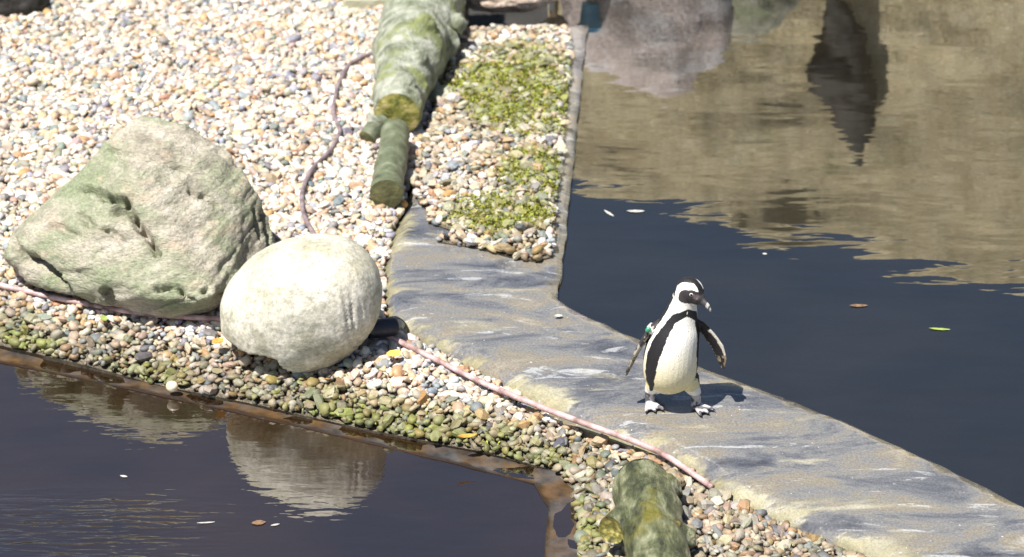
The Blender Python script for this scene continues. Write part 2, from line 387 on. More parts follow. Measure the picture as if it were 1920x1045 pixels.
def moss_main(q):
    d = distline(q, pool_edge, False)
    return np.clip((1-d/.22), 0, 1)*np.clip(.5+n2(q, 3.5, 6)*2.4, 0, 1)*1.0
pebbles(gravel_bed, GRAV, zgrav, .0275, 2, .0365, wet_main, moss_main, blk)
def moss_patch(q):
    X, Y, F = proj(np.column_stack([q, np.zeros(len(q))]))
    e = lambda cx, cy, rx, ry: np.clip(1.4-1.4*(((X-cx)/rx)**2+((Y-cy)/ry)**2), 0, 1)
    k = np.maximum.reduce([e(990, 185, 150, 100)*1.2, e(900, 165, 90, 45)*.8, e(1010, 345, 90, 55)*1.0, e(940, 420, 120, 45)*.95, e(1030, 235, 70, 35)])
    return np.clip(k*(.95+n2(q, 9, 4)*2.0), 0, 1)
bare = np.array(G(835, 182)[:2])
pebbles(gravel_patch, PATCH, lambda q: zpatch(q)+.004, .029, 2, .036, lambda q: np.clip(.40+n2(q, 4, 9)*1.8, 0, .75)*(distline(q, PATCH[:8], False) > .05), moss_patch, [], drop=lambda q: np.hypot(*(q-bare).T) > .10)

# ------------------------------------------------------------------ rocks
def bake(o):
    """apply an object's modifiers into its mesh"""
    dg = bpy.context.evaluated_depsgraph_get(); me = bpy.data.meshes.new_from_object(o.evaluated_get(dg))
    o.modifiers.clear(); old = o.data; o.data = me; me.name = o.name
    me.polygons.foreach_set('use_smooth', np.ones(len(me.polygons), bool))
    return me
def hull_rock(name, pts, mat, vox, smooth, disp):
    bm = bmesh.new()
    for p in pts: bm.verts.new(p)
    r = bmesh.ops.convex_hull(bm, input=bm.verts[:])
    bmesh.ops.delete(bm, geom=[x for x in bm.verts if not x.link_faces], context='VERTS')
    me = bpy.data.meshes.new(name); bm.to_mesh(me); bm.free(); o = link(name, me); me.materials.append(mat)
    md = o.modifiers.new('r', 'REMESH'); md.mode = 'VOXEL'; md.voxel_size = vox
    if smooth: sm = o.modifiers.new('s', 'SMOOTH'); sm.iterations = smooth; sm.factor = .5
    me = bake(o); v = verts(me); nn = normals(me)
    HB[0] = BVHTree.FromPolygons([tuple(x) for x in v], [tuple(q.vertices) for q in me.polygons]); setv(me, v+nn*disp(v, nn)[:, None])
    if not me.materials: me.materials.append(mat)
    return o
def ground_origin(o):
    """set the origin at the middle of the base"""
    v = verts(o.data); c = np.array([v[:, 0].mean(), v[:, 1].mean(), v[:, 2].min()]); setv(o.data, v-c); o.location = c

zb = -.06
A = [(14, 470, .16), (30, 438, .16), (130, 372, .30), (190, 300, .42), (218, 258, .50), (268, 218, .53), (350, 234, .53), (420, 282, .46), (462, 335, .36), (484, 395, .24), (507, 440, .14), (509, 468, .10),
     (500, 500, zb), (440, 560, zb), (405, 592, zb), (318, 590, .03), (235, 574, .035), (140, 548, .07), (60, 525, .07), (18, 492, .08), (330, 560, zb), (250, 532, zb), (120, 500, zb), (40, 470, zb), (150, 420, zb), (330, 380, zb), (470, 420, zb), (300, 560, .13), (390, 560, .14), (160, 500, .20), (250, 330, .47)]
def dispA(v, nn):
    p = v.copy(); st = np.column_stack([p[:, 0]*1.0+p[:, 2]*.6, p[:, 1]*1.2, p[:, 2]*3.2-p[:, 0]*1.3])
    r = fbm(st*2.0, 5)*.055+np.abs(fbm(st*np.array([2.0, 2.0, 4.0])+9, 4))*-.05+.015+fbm(p*20, 4)*.018
    t = (p[:, 2]*1.0-p[:, 0]*.42+fbm(p*3, 3)*.10)*9.0; s = t-np.floor(t)          # bedding steps
    r += (np.clip(s*1.15, 0, 1)-.5)*.010
    for (pl, wd, dp) in CR:                                          # the open cracks across the face
        for (a, b) in zip(pl[:-1], pl[1:]):
            a = onrock(*a); b = onrock(*b)
            if a is None or b is None: continue
            e = b-a; tt = np.clip(((p-a)@e)/(e@e), 0, 1); d = np.linalg.norm(p-a-tt[:, None]*e+fbm(p*14, 3)[:, None]*.03, axis=1)
            r = np.minimum(r, np.where(d < wd, r-dp*(1-(d/wd))**.7, r))
    return r
HB = [None]
def onrock(px, py):
    d = fwd+Vector((1, 0, 0))*((px-960)/FPX)+upv*((522.5-py)/FPX); h = HB[0].ray_cast(Vector((0, CAMY, CAMH)), d.normalized())[0]
    return None if h is None else np.array(h)
CR = [([(161, 350), (198, 369), (229, 380), (247, 407), (264, 431), (282, 453), (300, 473)], .020, .075), ([(218, 394), (251, 411)], .022, .06), ([(207, 286), (245, 290), (282, 301), (330, 318), (365, 334)], .022, .030),
      ([(24, 457), (57, 488), (101, 512), (132, 543)], .032, .10), ([(205, 550), (229, 570), (280, 582)], .035, .08), ([(487, 405), (500, 440), (505, 464)], .022, .07), ([(470, 400), (488, 452)], .016, .045), ([(357, 365), (380, 371), (405, 387)], .020, .035),
      ([(150, 402), (198, 435), (235, 455)], .018, .03), ([(385, 545), (420, 551)], .020, .05), ([(95, 425), (150, 445)], .016, .03), ([(300, 540), (335, 548), (365, 562)], .018, .04), ([(415, 285), (452, 330), (470, 350)], .025, .035)]
o = hull_rock('angular_boulder', [G(*q) for q in A], ROCK_A, .009, 5, dispA); ground_origin(o)
tag(o, 'large angular layered rock with cracks and a green mossy foot, beside the round boulder', 'boulder')

# round boulder
bm = bmesh.new(); bmesh.ops.create_icosphere(bm, subdivisions=6, radius=1)
d = np.array([tuple(x.co) for x in bm.verts]); bmf = [[x.index for x in fc.verts] for fc in bm.faces]; bm.free()
cx = G(566, 640, 0); cx = np.array([cx.x, cx.y, .168])
tl = .22; d2 = np.column_stack([d[:, 0]*math.cos(tl)+d[:, 2]*math.sin(tl), d[:, 1], -d[:, 0]*math.sin(tl)+d[:, 2]*math.cos(tl)])
p = d2/((np.abs(d2)**2.25).sum(1)**(1/2.25))[:, None]*np.array([.318, .262, .272])                # rounded block, tipped over to the left
p = np.column_stack([p[:, 0]*math.cos(tl)-p[:, 2]*math.sin(tl), p[:, 1], p[:, 0]*math.sin(tl)+p[:, 2]*math.cos(tl)])
rx, ry, rz = .32, .27, .27
p[:, 0] += .040*p[:, 2]/rz; p[:, 2] -= .05*np.clip(-p[:, 0]/rx-.1, 0, 1)*np.clip(p[:, 2]/rz, 0, 1)      # leans right, left shoulder falls away
lip = np.interp(p[:, 0], [-.31, -.20, -.08, -.03, .0], [.105, .115, .135, .19, .30])+fbm(p*9, 2)*.03
hol = np.clip((-p[:, 2]-lip)/.010, 0, 1)*(p[:, 1] < .12)
p[:, 1] += hol*.24*np.clip(-p[:, 1]/.10, 0, 1); p[:, 0] += hol*.10*np.clip((-p[:, 0]-.10)/.12, 0, 1)      # hollow under the left foot
r = fbm(p*3.5+4, 4)*.040+fbm(p*18, 3)*.007
k = (p[:, 0]-.215+p[:, 2]*.16)
for off, wd, dp in ((0.0, .010, .012), (.026, .008, .015), (.058, .008, .010)):
    kk = k-off+fbm(p*3.5, 4)*.10; r -= dp*np.clip(1-np.abs(kk)/wd, 0, 1)*np.clip((.17-p[:, 2]+fbm(p*8, 2)*.1)/.1, 0, 1)
p = p*(1+r[:, None]/np.linalg.norm(p, axis=1)[:, None])
p = p+cx
o = new_mesh('round_boulder', p, bmf, ROCK_B); ground_origin(o)
tag(o, 'smooth pale rounded boulder with grooved right side standing on the gravel', 'boulder')

# bank of rock beyond the far pool, seen mirrored in the water
yb = G(1400, -25, ZU).y+.35; xl = G(1070, 0).x-.05
NX, NZ = 230, 70
us = np.linspace(xl, 5.2, NX); ts = np.linspace(0, 1, NZ)
U, T = np.meshgrid(us, ts); U = U.ravel(); T = T.ravel()
hx = np.interp(U, [xl, G(1150, 0).x, G(1300, 0).x, G(1500, 0).x, G(1900, 0).x, 5.2], [1.42, 1.64, 1.74, 1.92, 2.22, 2.4])+fbm(np.column_stack([U*2.5, U*0, U*0+3]), 4)*.28
prof_y = np.interp(T, [0, .6, .72, 1], [0, .55, 1.5, 2.4]); prof_z = np.interp(T, [0, .6, .72, 1], [0, 1, 1.02, .2])
p = np.column_stack([U, yb+prof_y-.10*np.sin(U*2.3)+.05*U*0, -.3+prof_z*(hx+.3)])
q3 = np.column_stack([p[:, 0], p[:, 1]*.6, p[:, 2]*1.5])
p[:, 1] -= fbm(q3*1.7, 5)*.24+np.abs(fbm(q3*4+5, 4))*-.08; p[:, 2] += fbm(q3*3+2, 3)*.08*(T > .1)
fs = []
for j in range(NZ-1):
    for i in range(NX-1):
        a = j*NX+i; fs.append((a, a+1, a+NX+1, a+NX))
o = new_mesh('rock_bank', p, fs, ROCK_W); ground_origin(o)
tag(o, 'tan sandstone bank rising behind the far pool and mirrored in it', 'rock')

def blob(name, c, r, mat, seed, amp=.18, sub=5, flat=None):
    bm = bmesh.new(); bmesh.ops.create_icosphere(bm, subdivisions=sub, radius=1)
    d = np.array([tuple(x.co) for x in bm.verts]); ff = [[x.index for x in fc.verts] for fc in bm.faces]; bm.free()
    k = 1+fbm(d*1.6+seed*7.1, 4)*amp*3+np.abs(fbm(d*4+seed, 3))*-amp*.8
    p = d*k[:, None]*np.array(r)
    if flat: p[:, 2] = np.minimum(p[:, 2], flat)
    o = new_mesh(name, p+np.array(c), ff, mat); ground_origin(o); return o
zz = np.linspace(0, 1, 60); c = G(1575, -55, ZU)
q = np.column_stack([c.x+.30*zz**1.3+fbm(np.column_stack([zz*4, zz*0, zz*0]), 3)*.10, c.y+.12+zz*.40, .12+zz*1.22])
rr = np.interp(zz, [0, .25, .5, .72, .9, 1], [.03, .15, .17, .12, .07, .02]); v, f = [], []
for i in range(60):
    for k in range(40):
        a = 2*math.pi*k/40; v.append((q[i, 0]+rr[i]*math.cos(a), q[i, 1]+rr[i]*.6*math.sin(a), q[i, 2]))
for i in range(59):
    for k in range(40): f.append((i*40+k, i*40+(k+1) % 40, (i+1)*40+(k+1) % 40, (i+1)*40+k))
f.append(tuple(range(59*40, 60*40))); v = np.array(v); cc = np.repeat(q, 40, 0); dr = v-cc; v = v+dr*(fbm(v*6, 4)*1.6)[:, None]
o = new_mesh('dark_pillar_rock', v, f, ROCK_D); ground_origin(o); tag(o, 'tall nearly black pointed rock standing against the tan bank and mirrored in the far pool', 'rock')
c = G(1215, -20, ZU)
o = blob('pink_boulder', (c.x, c.y+.20, -.02), (.50, .34, .66), STREAK, 3); tag(o, 'pinkish boulder with pale streaks at the far edge of the far pool', 'boulder')
c = G(955, 22, 0)
o = blob('flat_rock', (c.x, c.y+.16, .05), (.30, .15, .10), ROCK_P, 8); tag(o, 'low brown and pink rock lying past the end of the concrete path', 'rock')
c = G(12, 34, 0)
o = blob('dark_rock', (c.x, c.y+.05, .05), (.22, .13, .15), ROCK_D, 5); tag(o, 'nearly black rock at the far corner of the gravel', 'rock')
c = bare
o = blob('flat_stone', (c[0], c[1], .012), (.115, .10, .035), ROCK_G, 12, .12, 4); tag(o, 'flat pale grey stone between the thick log and the mossy pebbles', 'stone')
c = G(1400, -40, ZU)
o = blob('grey_boulder', (c.x, c.y+.16, -.05), (.36, .28, .42), ROCK_G, 21); tag(o, 'grey green boulder at the far waterline next to the pinkish boulder', 'boulder')
# concrete block
def rbox(name, sz, bev, mat, parent=None):
    bm = bmesh.new(); bmesh.ops.create_cube(bm, size=1); bmesh.ops.scale(bm, vec=sz, verts=bm.verts)
    bmesh.ops.bevel(bm, geom=bm.edges[:], offset=bev, segments=3, profile=.6, affect='EDGES')
    me = bpy.data.meshes.new(name); bm.to_mesh(me); bm.free(); me.materials.append(mat)
    return link(name, me, parent)
o = rbox('concrete_block', (.30, .22, .12), .018, plain('mossy_concrete', [(.3, (.2, .23, .09)), (.5, (.38, .38, .26)), (.7, (.52, .51, .42))], 9, .85, 60, .006))
c = G(695, 30, 0); o.location = (c.x, c.y+.11, .04); o.rotation_euler.z = .05; tag(o, 'pale concrete block stained with moss, lying beside the thick log', 'block')

# ------------------------------------------------------------------ logs
BARK = M('bark_pale', .75); m = BARK
a = m.ramp(m.noise(11, 7, (1, 1, 1), .65), [(.28, (.06, .07, .04)), (.43, (.18, .20, .14)), (.56, (.33, .345, .28)), (.72, (.50, .50, .44))])
a = m.mix(m.ramp(m.noise(6, 5, (1, 1, 1), .6, (4, 2, 8)), [(.5, 0), (.62, .75)]), a, (.19, .22, .055)); a = m.mix(m.ramp(m.noise(14, 4, (1, 1, 1), .6, (1, 6, 3)), [(.64, 0), (.7, .8)]), a, (.05, .045, .03))
m.color(a); m.bump(m.noise(34, 7, (2.6, .8, 2.6), .65), .014); BARK = m.m
m = M('bark_wet', .22); a = m.ramp(m.noise(9, 8, (2.4, .8, 2), .68), [(.34, (.02, .023, .012)), (.47, (.08, .09, .045)), (.57, (.17, .18, .10)), (.68, (.34, .34, .25))])
a = m.mix(m.ramp(m.noise(5, 5, (1, 1, 1), .6, (3, 1, 8)), [(.54, 0), (.64, .75)]), a, (.17, .15, .02)); m.color(a); m.bump(m.noise(26, 7, (2.2, .7, 2), .65), .016); WETB = m.m
m = M('bark_dark', .5); a = m.ramp(m.noise(14, 6, (1, 1, 1)), [(.3, (.05, .06, .03)), (.55, (.13, .15, .09)), (.75, (.26, .28, .20))]); m.color(a); m.bump(m.noise(60, 5), .006); DARKB = m.m
CUT = plain('cut_wood', [(.32, (.05, .06, .012)), (.46, (.20, .20, .035)), (.58, (.40, .34, .12)), (.7, (.6, .52, .28))], 16, .8, 70, .006)
CUTD = plain('cut_wood_dark', [(.3, (.045, .05, .02)), (.6, (.11, .11, .045)), (.78, (.20, .19, .08))], 16, .6, 60, .006)
def frame(t):
    t = t.normalized(); s = t.cross(Vector((0, 0, 1))); s = s.normalized() if s.length > 1e-3 else Vector((1, 0, 0)); return s, s.cross(t).normalized()
def tube(path, rad, nseg, seed, amp, fine, ring=0, cap=True):
    """swept limb; returns verts, side faces, end rings"""
    pts = [Vector(p) for p in path]; v = []; f = []; n = len(pts)
    for i, p in enumerate(pts):
        t = (pts[min(i+1, n-1)]-pts[max(i-1, 0)]); s, u = frame(t)
        for k in range(nseg):
            a = 2*math.pi*k/nseg; v.append(p+(s*math.cos(a)+u*math.sin(a))*rad[i])
    v = np.array([tuple(x) for x in v]); ctr = np.repeat(np.array([tuple(x) for x in pts]), nseg, 0); dr = v-ctr; L = np.linalg.norm(dr, axis=1)[:, None]
    dsp = fbm(v*7+seed, 4)*amp*2+fbm(v*24+seed, 3)*fine*2
    if ring: dsp = dsp+np.repeat(np.sin(np.arange(n)*ring)*.0025, nseg)
    v = v+dr/L*dsp[:, None]
    for i in range(n-1):
        for k in range(nseg):
            a = i*nseg+k; b = i*nseg+(k+1) % nseg; f.append((a, b, b+nseg, a+nseg))
    return v, f
def lerp_path(P, R_, n):
    """resample a coarse path with radii"""
    P = np.array([tuple(p) for p in P]); d = np.concatenate([[0], np.cumsum(np.linalg.norm(np.diff(P, axis=0), axis=1))]); s = np.linspace(0, d[-1], n)
    q = np.column_stack([np.interp(s, d, P[:, k]) for k in range(3)])
    for _ in range(max(2, n//14)): q[1:-1] = (q[:-2]+2*q[1:-1]+q[2:])/4
    return q, np.interp(s, d, R_)
def capmesh(name, ringv, mat, parent, bulge, seed):
    c = ringv.mean(0); n = len(ringv); rs = [1, .8, .6, .4, .2]; v = []; f = []
    nrm = np.cross(ringv[n//4]-c, ringv[0]-c); nrm /= np.linalg.norm(nrm); nrm *= bulge
    for r in rs:
        rv = c+(ringv-c)*r; rv = rv+nrm*(1-r*r)+(fbm(rv*30+seed, 3)*.012)[:, None]*(nrm/np.linalg.norm(nrm))*(0 if r == 1 else 1); v.append(rv)
    v = np.vstack(v+[c[None]+nrm])
    for j in range(4):
        for k in range(n): a = j*n+k; b = j*n+(k+1) % n; f.append((a, b, b+n, a+n))
    for k in range(n): f.append((4*n+k, 4*n+(k+1) % n, 5*n))
    o = new_mesh(name, v, f, mat); bmx = bmesh.new(); bmx.from_mesh(o.data); bmesh.ops.recalc_face_normals(bmx, faces=bmx.faces); bmx.to_mesh(o.data); bmx.free()
    return under(o, parent)
def fused(root, name, P, R_, n, nseg, mat, lumps, seed, amp, fine, vox=.008, start=None, end=None):
    """a trunk with its knots and broken branches grown into one surface"""
    q, r = lerp_path(P, R_, n); v, f = tube(q, r, nseg, seed, amp, 0); f = list(f)+[tuple(range(nseg)), tuple(range(len(v)-nseg, len(v)))]
    vv = [tuple(x) for x in v]; ff = list(f); ends = (v[:nseg].copy(), v[-nseg:].copy())
    for (a, b, r0, r1) in lumps:
        q2, rr = lerp_path([a-(b-a)*.9, a, b], [r0*1.6, r0, r1], 12); v2, f2 = tube(q2, rr, 18, seed+r0*90, .010, .004); k = len(vv)
        f2 = list(f2)+[tuple(range(18)), tuple(range(len(v2)-18, len(v2)))]; vv += [tuple(x) for x in v2]; ff += [tuple(i+k for i in g_) for g_ in f2]
    o = new_mesh(name, vv, ff, mat); bmx = bmesh.new(); bmx.from_mesh(o.data); bmesh.ops.recalc_face_normals(bmx, faces=bmx.faces); bmx.to_mesh(o.data); bmx.free()
    md = o.modifiers.new('r', 'REMESH'); md.mode = 'VOXEL'; md.voxel_size = vox
    sm = o.modifiers.new('s', 'SMOOTH'); sm.iterations = 5; sm.factor = .5
    me = bake(o); w = verts(me); nn = normals(me); w = w+nn*(fbm(w*16+seed, 4)*fine*3+np.abs(fbm(w*np.array([30, 9, 30])+seed, 3))*-fine*1.5)[:, None]; setv(me, w)
    if not me.materials: me.materials.append(mat)
    under(o, root); ax0 = np.array(P[0])-np.array(P[1]); ax1 = np.array(P[-1])-np.array(P[-2])
    for e, ax, mt in ((0, ax0, start), (1, ax1, end)):
        if mt: ax = ax/np.linalg.norm(ax); rg = ends[e]; c = rg.mean(0); capmesh('cut_end', c+(rg-c)*.95+ax*.004, mt, root, -.010 if e == 0 else .010, seed+e)
    return o
def limb(root, name, P, R_, n, nseg, mat, capmat, seed, amp=.02, fine=.006, capname='cut_end', bulge=.008, start_cap=True, end_cap=True, ring=0):
    q, r = lerp_path(P, R_, n); v, f = tube(q, r, nseg, seed, amp, fine, ring)
    o = new_mesh(name, v, f, mat); under(o, root)
    bmx = bmesh.new(); bmx.from_mesh(o.data); bmesh.ops.recalc_face_normals(bmx, faces=bmx.faces); bmx.to_mesh(o.data); bmx.free()
    if start_cap: capmesh(capname, v[:nseg], capmat, root, -bulge, seed)
    if end_cap: capmesh(capname, v[-nseg:], capmat, root, bulge, seed+1)
    return o
# thick pale log
e0 = G(742, 205, .14); e0.z = .12; e1 = G(772, 90, .16); e1.z = .15; e2 = G(812, -70, .18); e2.z = .18
root = empty('fallen_log', (e0.x, e0.y, 0)); tag(root, 'thick pale knobbly log with a mossy yellow cut end lying on the gravel', 'log')
L = []
for (px, py, z, dx, dy, dz, r) in ((702, 238, .07, -.035, -.03, -.02, .05), (795, 170, .14, .05, -.02, 0, .05), (845, 75, .16, .06, -.02, .03, .06), (735, 95, .27, -.01, -.03, .03, .04), (712, 135, .16, -.04, -.02, .02, .045), (790, 110, .25, .02, -.03, .03, .035), (862, 40, .2, .06, 0, .03, .05), (760, 150, .25, 0, -.02, .025, .035), (800, 40, .34, .02, -.02, .03, .045)):
    a = G(px, py, z); L.append((a, a+Vector((dx, dy, dz))*.4, r*1.0, r*.75))
fused(root, 'trunk', [e0, (e0+e1)/2, e1, e2], [.112, .14, .19, .215], 60, 40, BARK, L, 3, .026, .006, start=CUT)
a = G(700, 246, .06); limb(root, 'branch_stub', [a+Vector((.05, .05, .02)), a, a+Vector((-.03, -.045, -.02))], [.05, .05, .043], 14, 20, DARKB, CUTD, 7, .008, .004, start_cap=False)
# small dark log with its sawn end
a = G(741, 262, .085); a.z = .085; b = G(724, 362, .075); b.z = .07; a = a+(a-b)*.15
root = empty('sawn_log', (b.x, b.y, 0)); tag(root, 'short dark green sawn log lying below the thick log with its round end in front', 'log')
limb(root, 'trunk', [a, (a+b)/2, b], [.064, .068, .074], 40, 32, DARKB, CUTD, 9, .010, .004, ring=.9)
# wet log in the near gravel
a = G(1205, 893, .07); a.z = .04; b = G(1232, 1000, .10); b.z = .05; c = G(1245, 1130, .10); c.z = .045
root = empty('wet_log', (b.x, b.y, 0)); tag(root, 'wet mossy green log with a broken side branch between the near pool and the path', 'log')
L = []
for (px, py, z, dx, dy, dz, r) in ((1258, 905, .08, .012, .012, .01, .04), (1222, 925, .13, .005, -.015, .015, .04), (1262, 985, .12, .01, -.01, .012, .028), (1215, 960, .14, 0, -.01, .012, .035), (1290, 1010, .06, .03, 0, .0, .04)):
    p0 = G(px, py, z); L.append((p0, p0+Vector((dx, dy, dz)), r, r*.75))
fused(root, 'trunk', [a, a+(b-a)*.35, a+(b-a)*.7, b, b+(c-b)*.3, c], [.104, .112, .106, .114, .109, .118], 70, 48, WETB, L, 5, .012, .007, vox=.006, start=CUTD)
KNOT = plain('knot_wood', [(.3, (.06, .05, .015)), (.55, (.17, .13, .035)), (.75, (.34, .26, .09))], 40, .35, 90, .006)
for (px, py, z, r) in ((1226, 926, .138, .034), (1264, 984, .125, .024)):
    p0 = G(px, py, z); kn = blob('knot', (p0.x, p0.y, p0.z), (r, r*1.3, r*.5), KNOT, px, .16, 4); under(kn, root)
STUBC = plain("stub_wood", [(.3, (.03, .032, .008)), (.5, (.16, .145, .03)), (.62, (.38, .33, .10)), (.75, (.5, .45, .2))], 34, .5, 60, .01)
p0 = G(1172, 975, .045); dv = Vector((-.052, -.075, .004))
limb(root, 'branch_stub', [p0-dv*.9, p0, p0+dv], [.066, .058, .050], 16, 20, WETB, STUBC, 17, .016, .006, bulge=-.012, start_cap=False)

# ------------------------------------------------------------------ hoses
def rope(name, pts, r, mat, n=160, seg=12, lift=.043, tilt=None):
    P = []
    for (px, py, *h) in pts:
        q = G(px, py, 0); zz = float(zgrav(np.array([[q.x, q.y]]))[0])+lift+(h[0] if h else 0); P.append(G(px, py, zz))
    q, rr = lerp_path(P, [r]*len(P), n); v, f = tube(q, rr, seg, 2, r*.10, r*.05)
    f = list(f)+[tuple(range(seg)), tuple(range(len(v)-seg, len(v)))]
    o = new_mesh(name, v, f, mat); bmx = bmesh.new(); bmx.from_mesh(o.data); bmesh.ops.recalc_face_normals(bmx, faces=bmx.faces); bmx.to_mesh(o.data); bmx.free()
    ground_origin(o); return o
HOSE = plain('pink_rubber', [(.32, (.16, .10, .085)), (.46, (.36, .235, .23)), (.6, (.52, .37, .37)), (.75, (.62, .50, .50))], 16, .6, 90, .003)
HOSE2 = plain('mauve_rubber', [(.3, (.10, .075, .08)), (.55, (.22, .17, .18)), (.75, (.32, .26, .27))], 25, .55, 90, .002)
o = rope('hose', [(-90, 512), (0, 535), (120, 562), (250, 586), (330, 594), (410, 598), (520, 607, -.02), (640, 612, -.02), (720, 626), (800, 666), (900, 716, .012), (1000, 758, .03), (1060, 781, .04), (1100, 796, .045), (1180, 824, .035), (1240, 848, .015), (1290, 882, .01), (1336, 914)], .0115, HOSE, 240)
tag(o, 'long pink rubber hose running past both boulders along the edge of the path', 'hose')
o = rope('hose', [(800, 12, .03), (735, 62, .02), (712, 92, .01), (684, 106), (655, 118), (633, 160), (623, 212), (640, 246), (620, 282), (582, 320), (565, 360), (568, 402), (586, 436), (612, 470), (625, 500)], .0105, HOSE2, 160)
tag(o, 'thin grey mauve hose winding over the gravel from the thick log to the round boulder', 'hose')
# rubber sleeve beside the boulder
RUB = plain('blue_black_rubber', [(.3, (.008, .010, .018)), (.7, (.022, .027, .045))], 30, .45, 80, .002)
a = G(690, 618, .05); b = G(744, 612, .045)
q, rr = lerp_path([a, (a+b)/2, b-(b-a)*.12, b], [.036, .038, .038, .034], 14); v, f = tube(q, rr, 24, 4, .001, .0005)
inner = v[-24:]*.0+q[-1]+(v[-24:]-q[-1])*.72; n0 = len(v); deep = inner-(np.array(b-a)*.5); v = np.vstack([v, inner, deep])
for k in range(24):
    k2 = (k+1) % 24; f += [(n0-24+k, n0-24+k2, n0+k2, n0+k), (n0+k, n0+k2, n0+24+k2, n0+24+k)]
f.append(tuple(range(n0+24, n0+48)))
o = new_mesh('pipe_sleeve', v, f, RUB); ground_origin(o); tag(o, 'short blue black pipe sleeve beside the round boulder above the pink hose', 'pipe')

# blue tub at the far corner
BLUE = plain('blue_plastic', [(.3, (.03, .22, .42)), (.7, (.08, .36, .58))], 10, .4)
c = G(1108, -6, 0); prof = [(.0, .004), (.045, .004), (.06, .13), (.068, .13), (.068, .145), (.056, .145), (.042, .02), (0, .02)]
v = []; f = []; K = 24
for (r, z) in prof:
    for k in range(K): v.append((c.x+r*math.cos(2*math.pi*k/K), c.y+.1+r*math.sin(2*math.pi*k/K), z))
for j in range(len(prof)-1):
    for k in range(K): a = j*K+k; b = j*K+(k+1) % K; f.append((a, b, b+K, a+K))
o = new_mesh('plastic_tub', v, f, BLUE); ground_origin(o); tag(o, 'small blue plastic tub at the far corner of the concrete path', 'tub')

# ------------------------------------------------------------------ leaves and flotsam
def leaf(px, py, z, L, wd, rot, mat, label, cat='leaf', curl=.25, name='fallen_leaf'):
    c = G(px, py, z); v = []; f = []; N = 9
    for i in range(N):
        t = i/(N-1); w = wd*math.sin(math.pi*min(t*.97+.015, 1))**.75/2
        for s in (-1, 0, 1): v.append((L*(t-.5), s*w*(1+.12*math.sin(t*19+px)), curl*L*((t-.5)**2)*1.2+abs(s)*w*curl*.6))
    for i in range(N-1):
        for s in (0, 1): a = i*3+s; f.append((a, a+3, a+4, a+1))
    n0 = len(v); v += [(x, y, zz-.0012) for x, y, zz in v]; f += [tuple(n0+k for k in reversed(ff)) for ff in f]
    o = new_mesh(name, v, f, mat); o.location = (c.x, c.y, z); o.rotation_euler = (.05, .03, rot); tag(o, label, cat); return o
ORL = plain('leaf_orange', [(.3, (.42, .17, .03)), (.7, (.62, .33, .07))], 60, .6)
YEL = plain('leaf_yellow', [(.3, (.60, .40, .06)), (.7, (.75, .56, .14))], 60, .6)
BRN = plain('leaf_brown', [(.3, (.10, .055, .03)), (.7, (.24, .15, .09))], 60, .6)
PAL = plain('feather_pale', [(.3, (.30, .30, .29)), (.7, (.50, .50, .48))], 60, .7)
GRN = plain('leaf_green', [(.3, (.15, .24, .05)), (.7, (.32, .40, .10))], 60, .6)
leaf(876, 818, -.045, .075, .026, .25, ORL, 'orange brown leaf on wet pebbles beside the near pool')
leaf(738, 664, .02, .07, .05, .9, YEL, 'yellow leaf on the gravel right of the round boulder by the pink hose')
leaf(195, 598, .0, .06, .03, 1.9, GRN, 'yellow green leaf on the gravel in front of the angular rock')
leaf(408, 640, .02, .055, .04, .8, ORL, 'orange leaf against the left foot of the round boulder')
for (px, py, z, L, w, r, mt, lb, ct, nm) in (
    (485, 980, ZL, .05, .03, .2, BRN, 'brown leaf floating beside the mirrored round boulder in the near pool', 'leaf', 'floating_leaf'),
    (386, 980, ZL, .065, .008, .15, PAL, 'long pale feather floating beside a brown leaf in the near pool', 'feather', 'floating_feather'),
    (232, 893, ZL, .03, .012, -.3, PAL, 'short white feather floating below the mirrored angular rock', 'feather', 'floating_feather'),
    (516, 984, ZL, .034, .010, .4, PAL, 'small white feather floating at the tip of the mirrored round boulder', 'feather', 'floating_feather'),
    (1192, 396, ZU, .08, .022, .05, PAL, 'broad pale feather floating near the end of the mossy pebbles', 'feather', 'floating_feather'),
    (1142, 400, ZU, .075, .014, -1.0, PAL, 'slanting white feather floating close to the path rim in the far pool', 'feather', 'floating_feather'),
    (1610, 573, ZU, .075, .022, .05, BRN, 'pale brown leaf floating alone on the dark far pool', 'leaf', 'floating_leaf'),
    (1762, 617, ZU, .085, .016, -.1, GRN, 'green leaf floating on the darkest part of the far pool', 'leaf', 'floating_leaf'),
    (1434, 476, ZU, .02, .014, 0, PAL, 'tiny white feather floating at the edge of the mirrored bank', 'feather', 'floating_feather')):
    leaf(px, py, z+.0035, L, w, r, mt, lb, ct, .06, nm)
leaf(1047, 592, .012, .035, .022, .2, PAL, 'white feather lying on the wet path near the corner of the far pool', 'feather', .06, 'fallen_feather')

ORS = plain('orange_stone', [(.3, (.50, .24, .05)), (.7, (.66, .40, .13))], 50, .45)
c = G(756, 372, .03); o = blob('orange_stone', (c.x, c.y, .0), (.020, .019, .019), ORS, 4, .08, 3); tag(o, 'bright orange pebble touching the sawn end of the short log', 'stone')
c = G(322, 716, -.08); o = blob('pale_stone', (c.x, c.y, -.10), (.024, .022, .022), plain('cream_stone', [(.3, (.52, .40, .22)), (.6, (.74, .66, .52))], 40, .4), 9, .08, 3); tag(o, 'cream and orange rounded stone standing out at the rim of the near pool', 'stone')

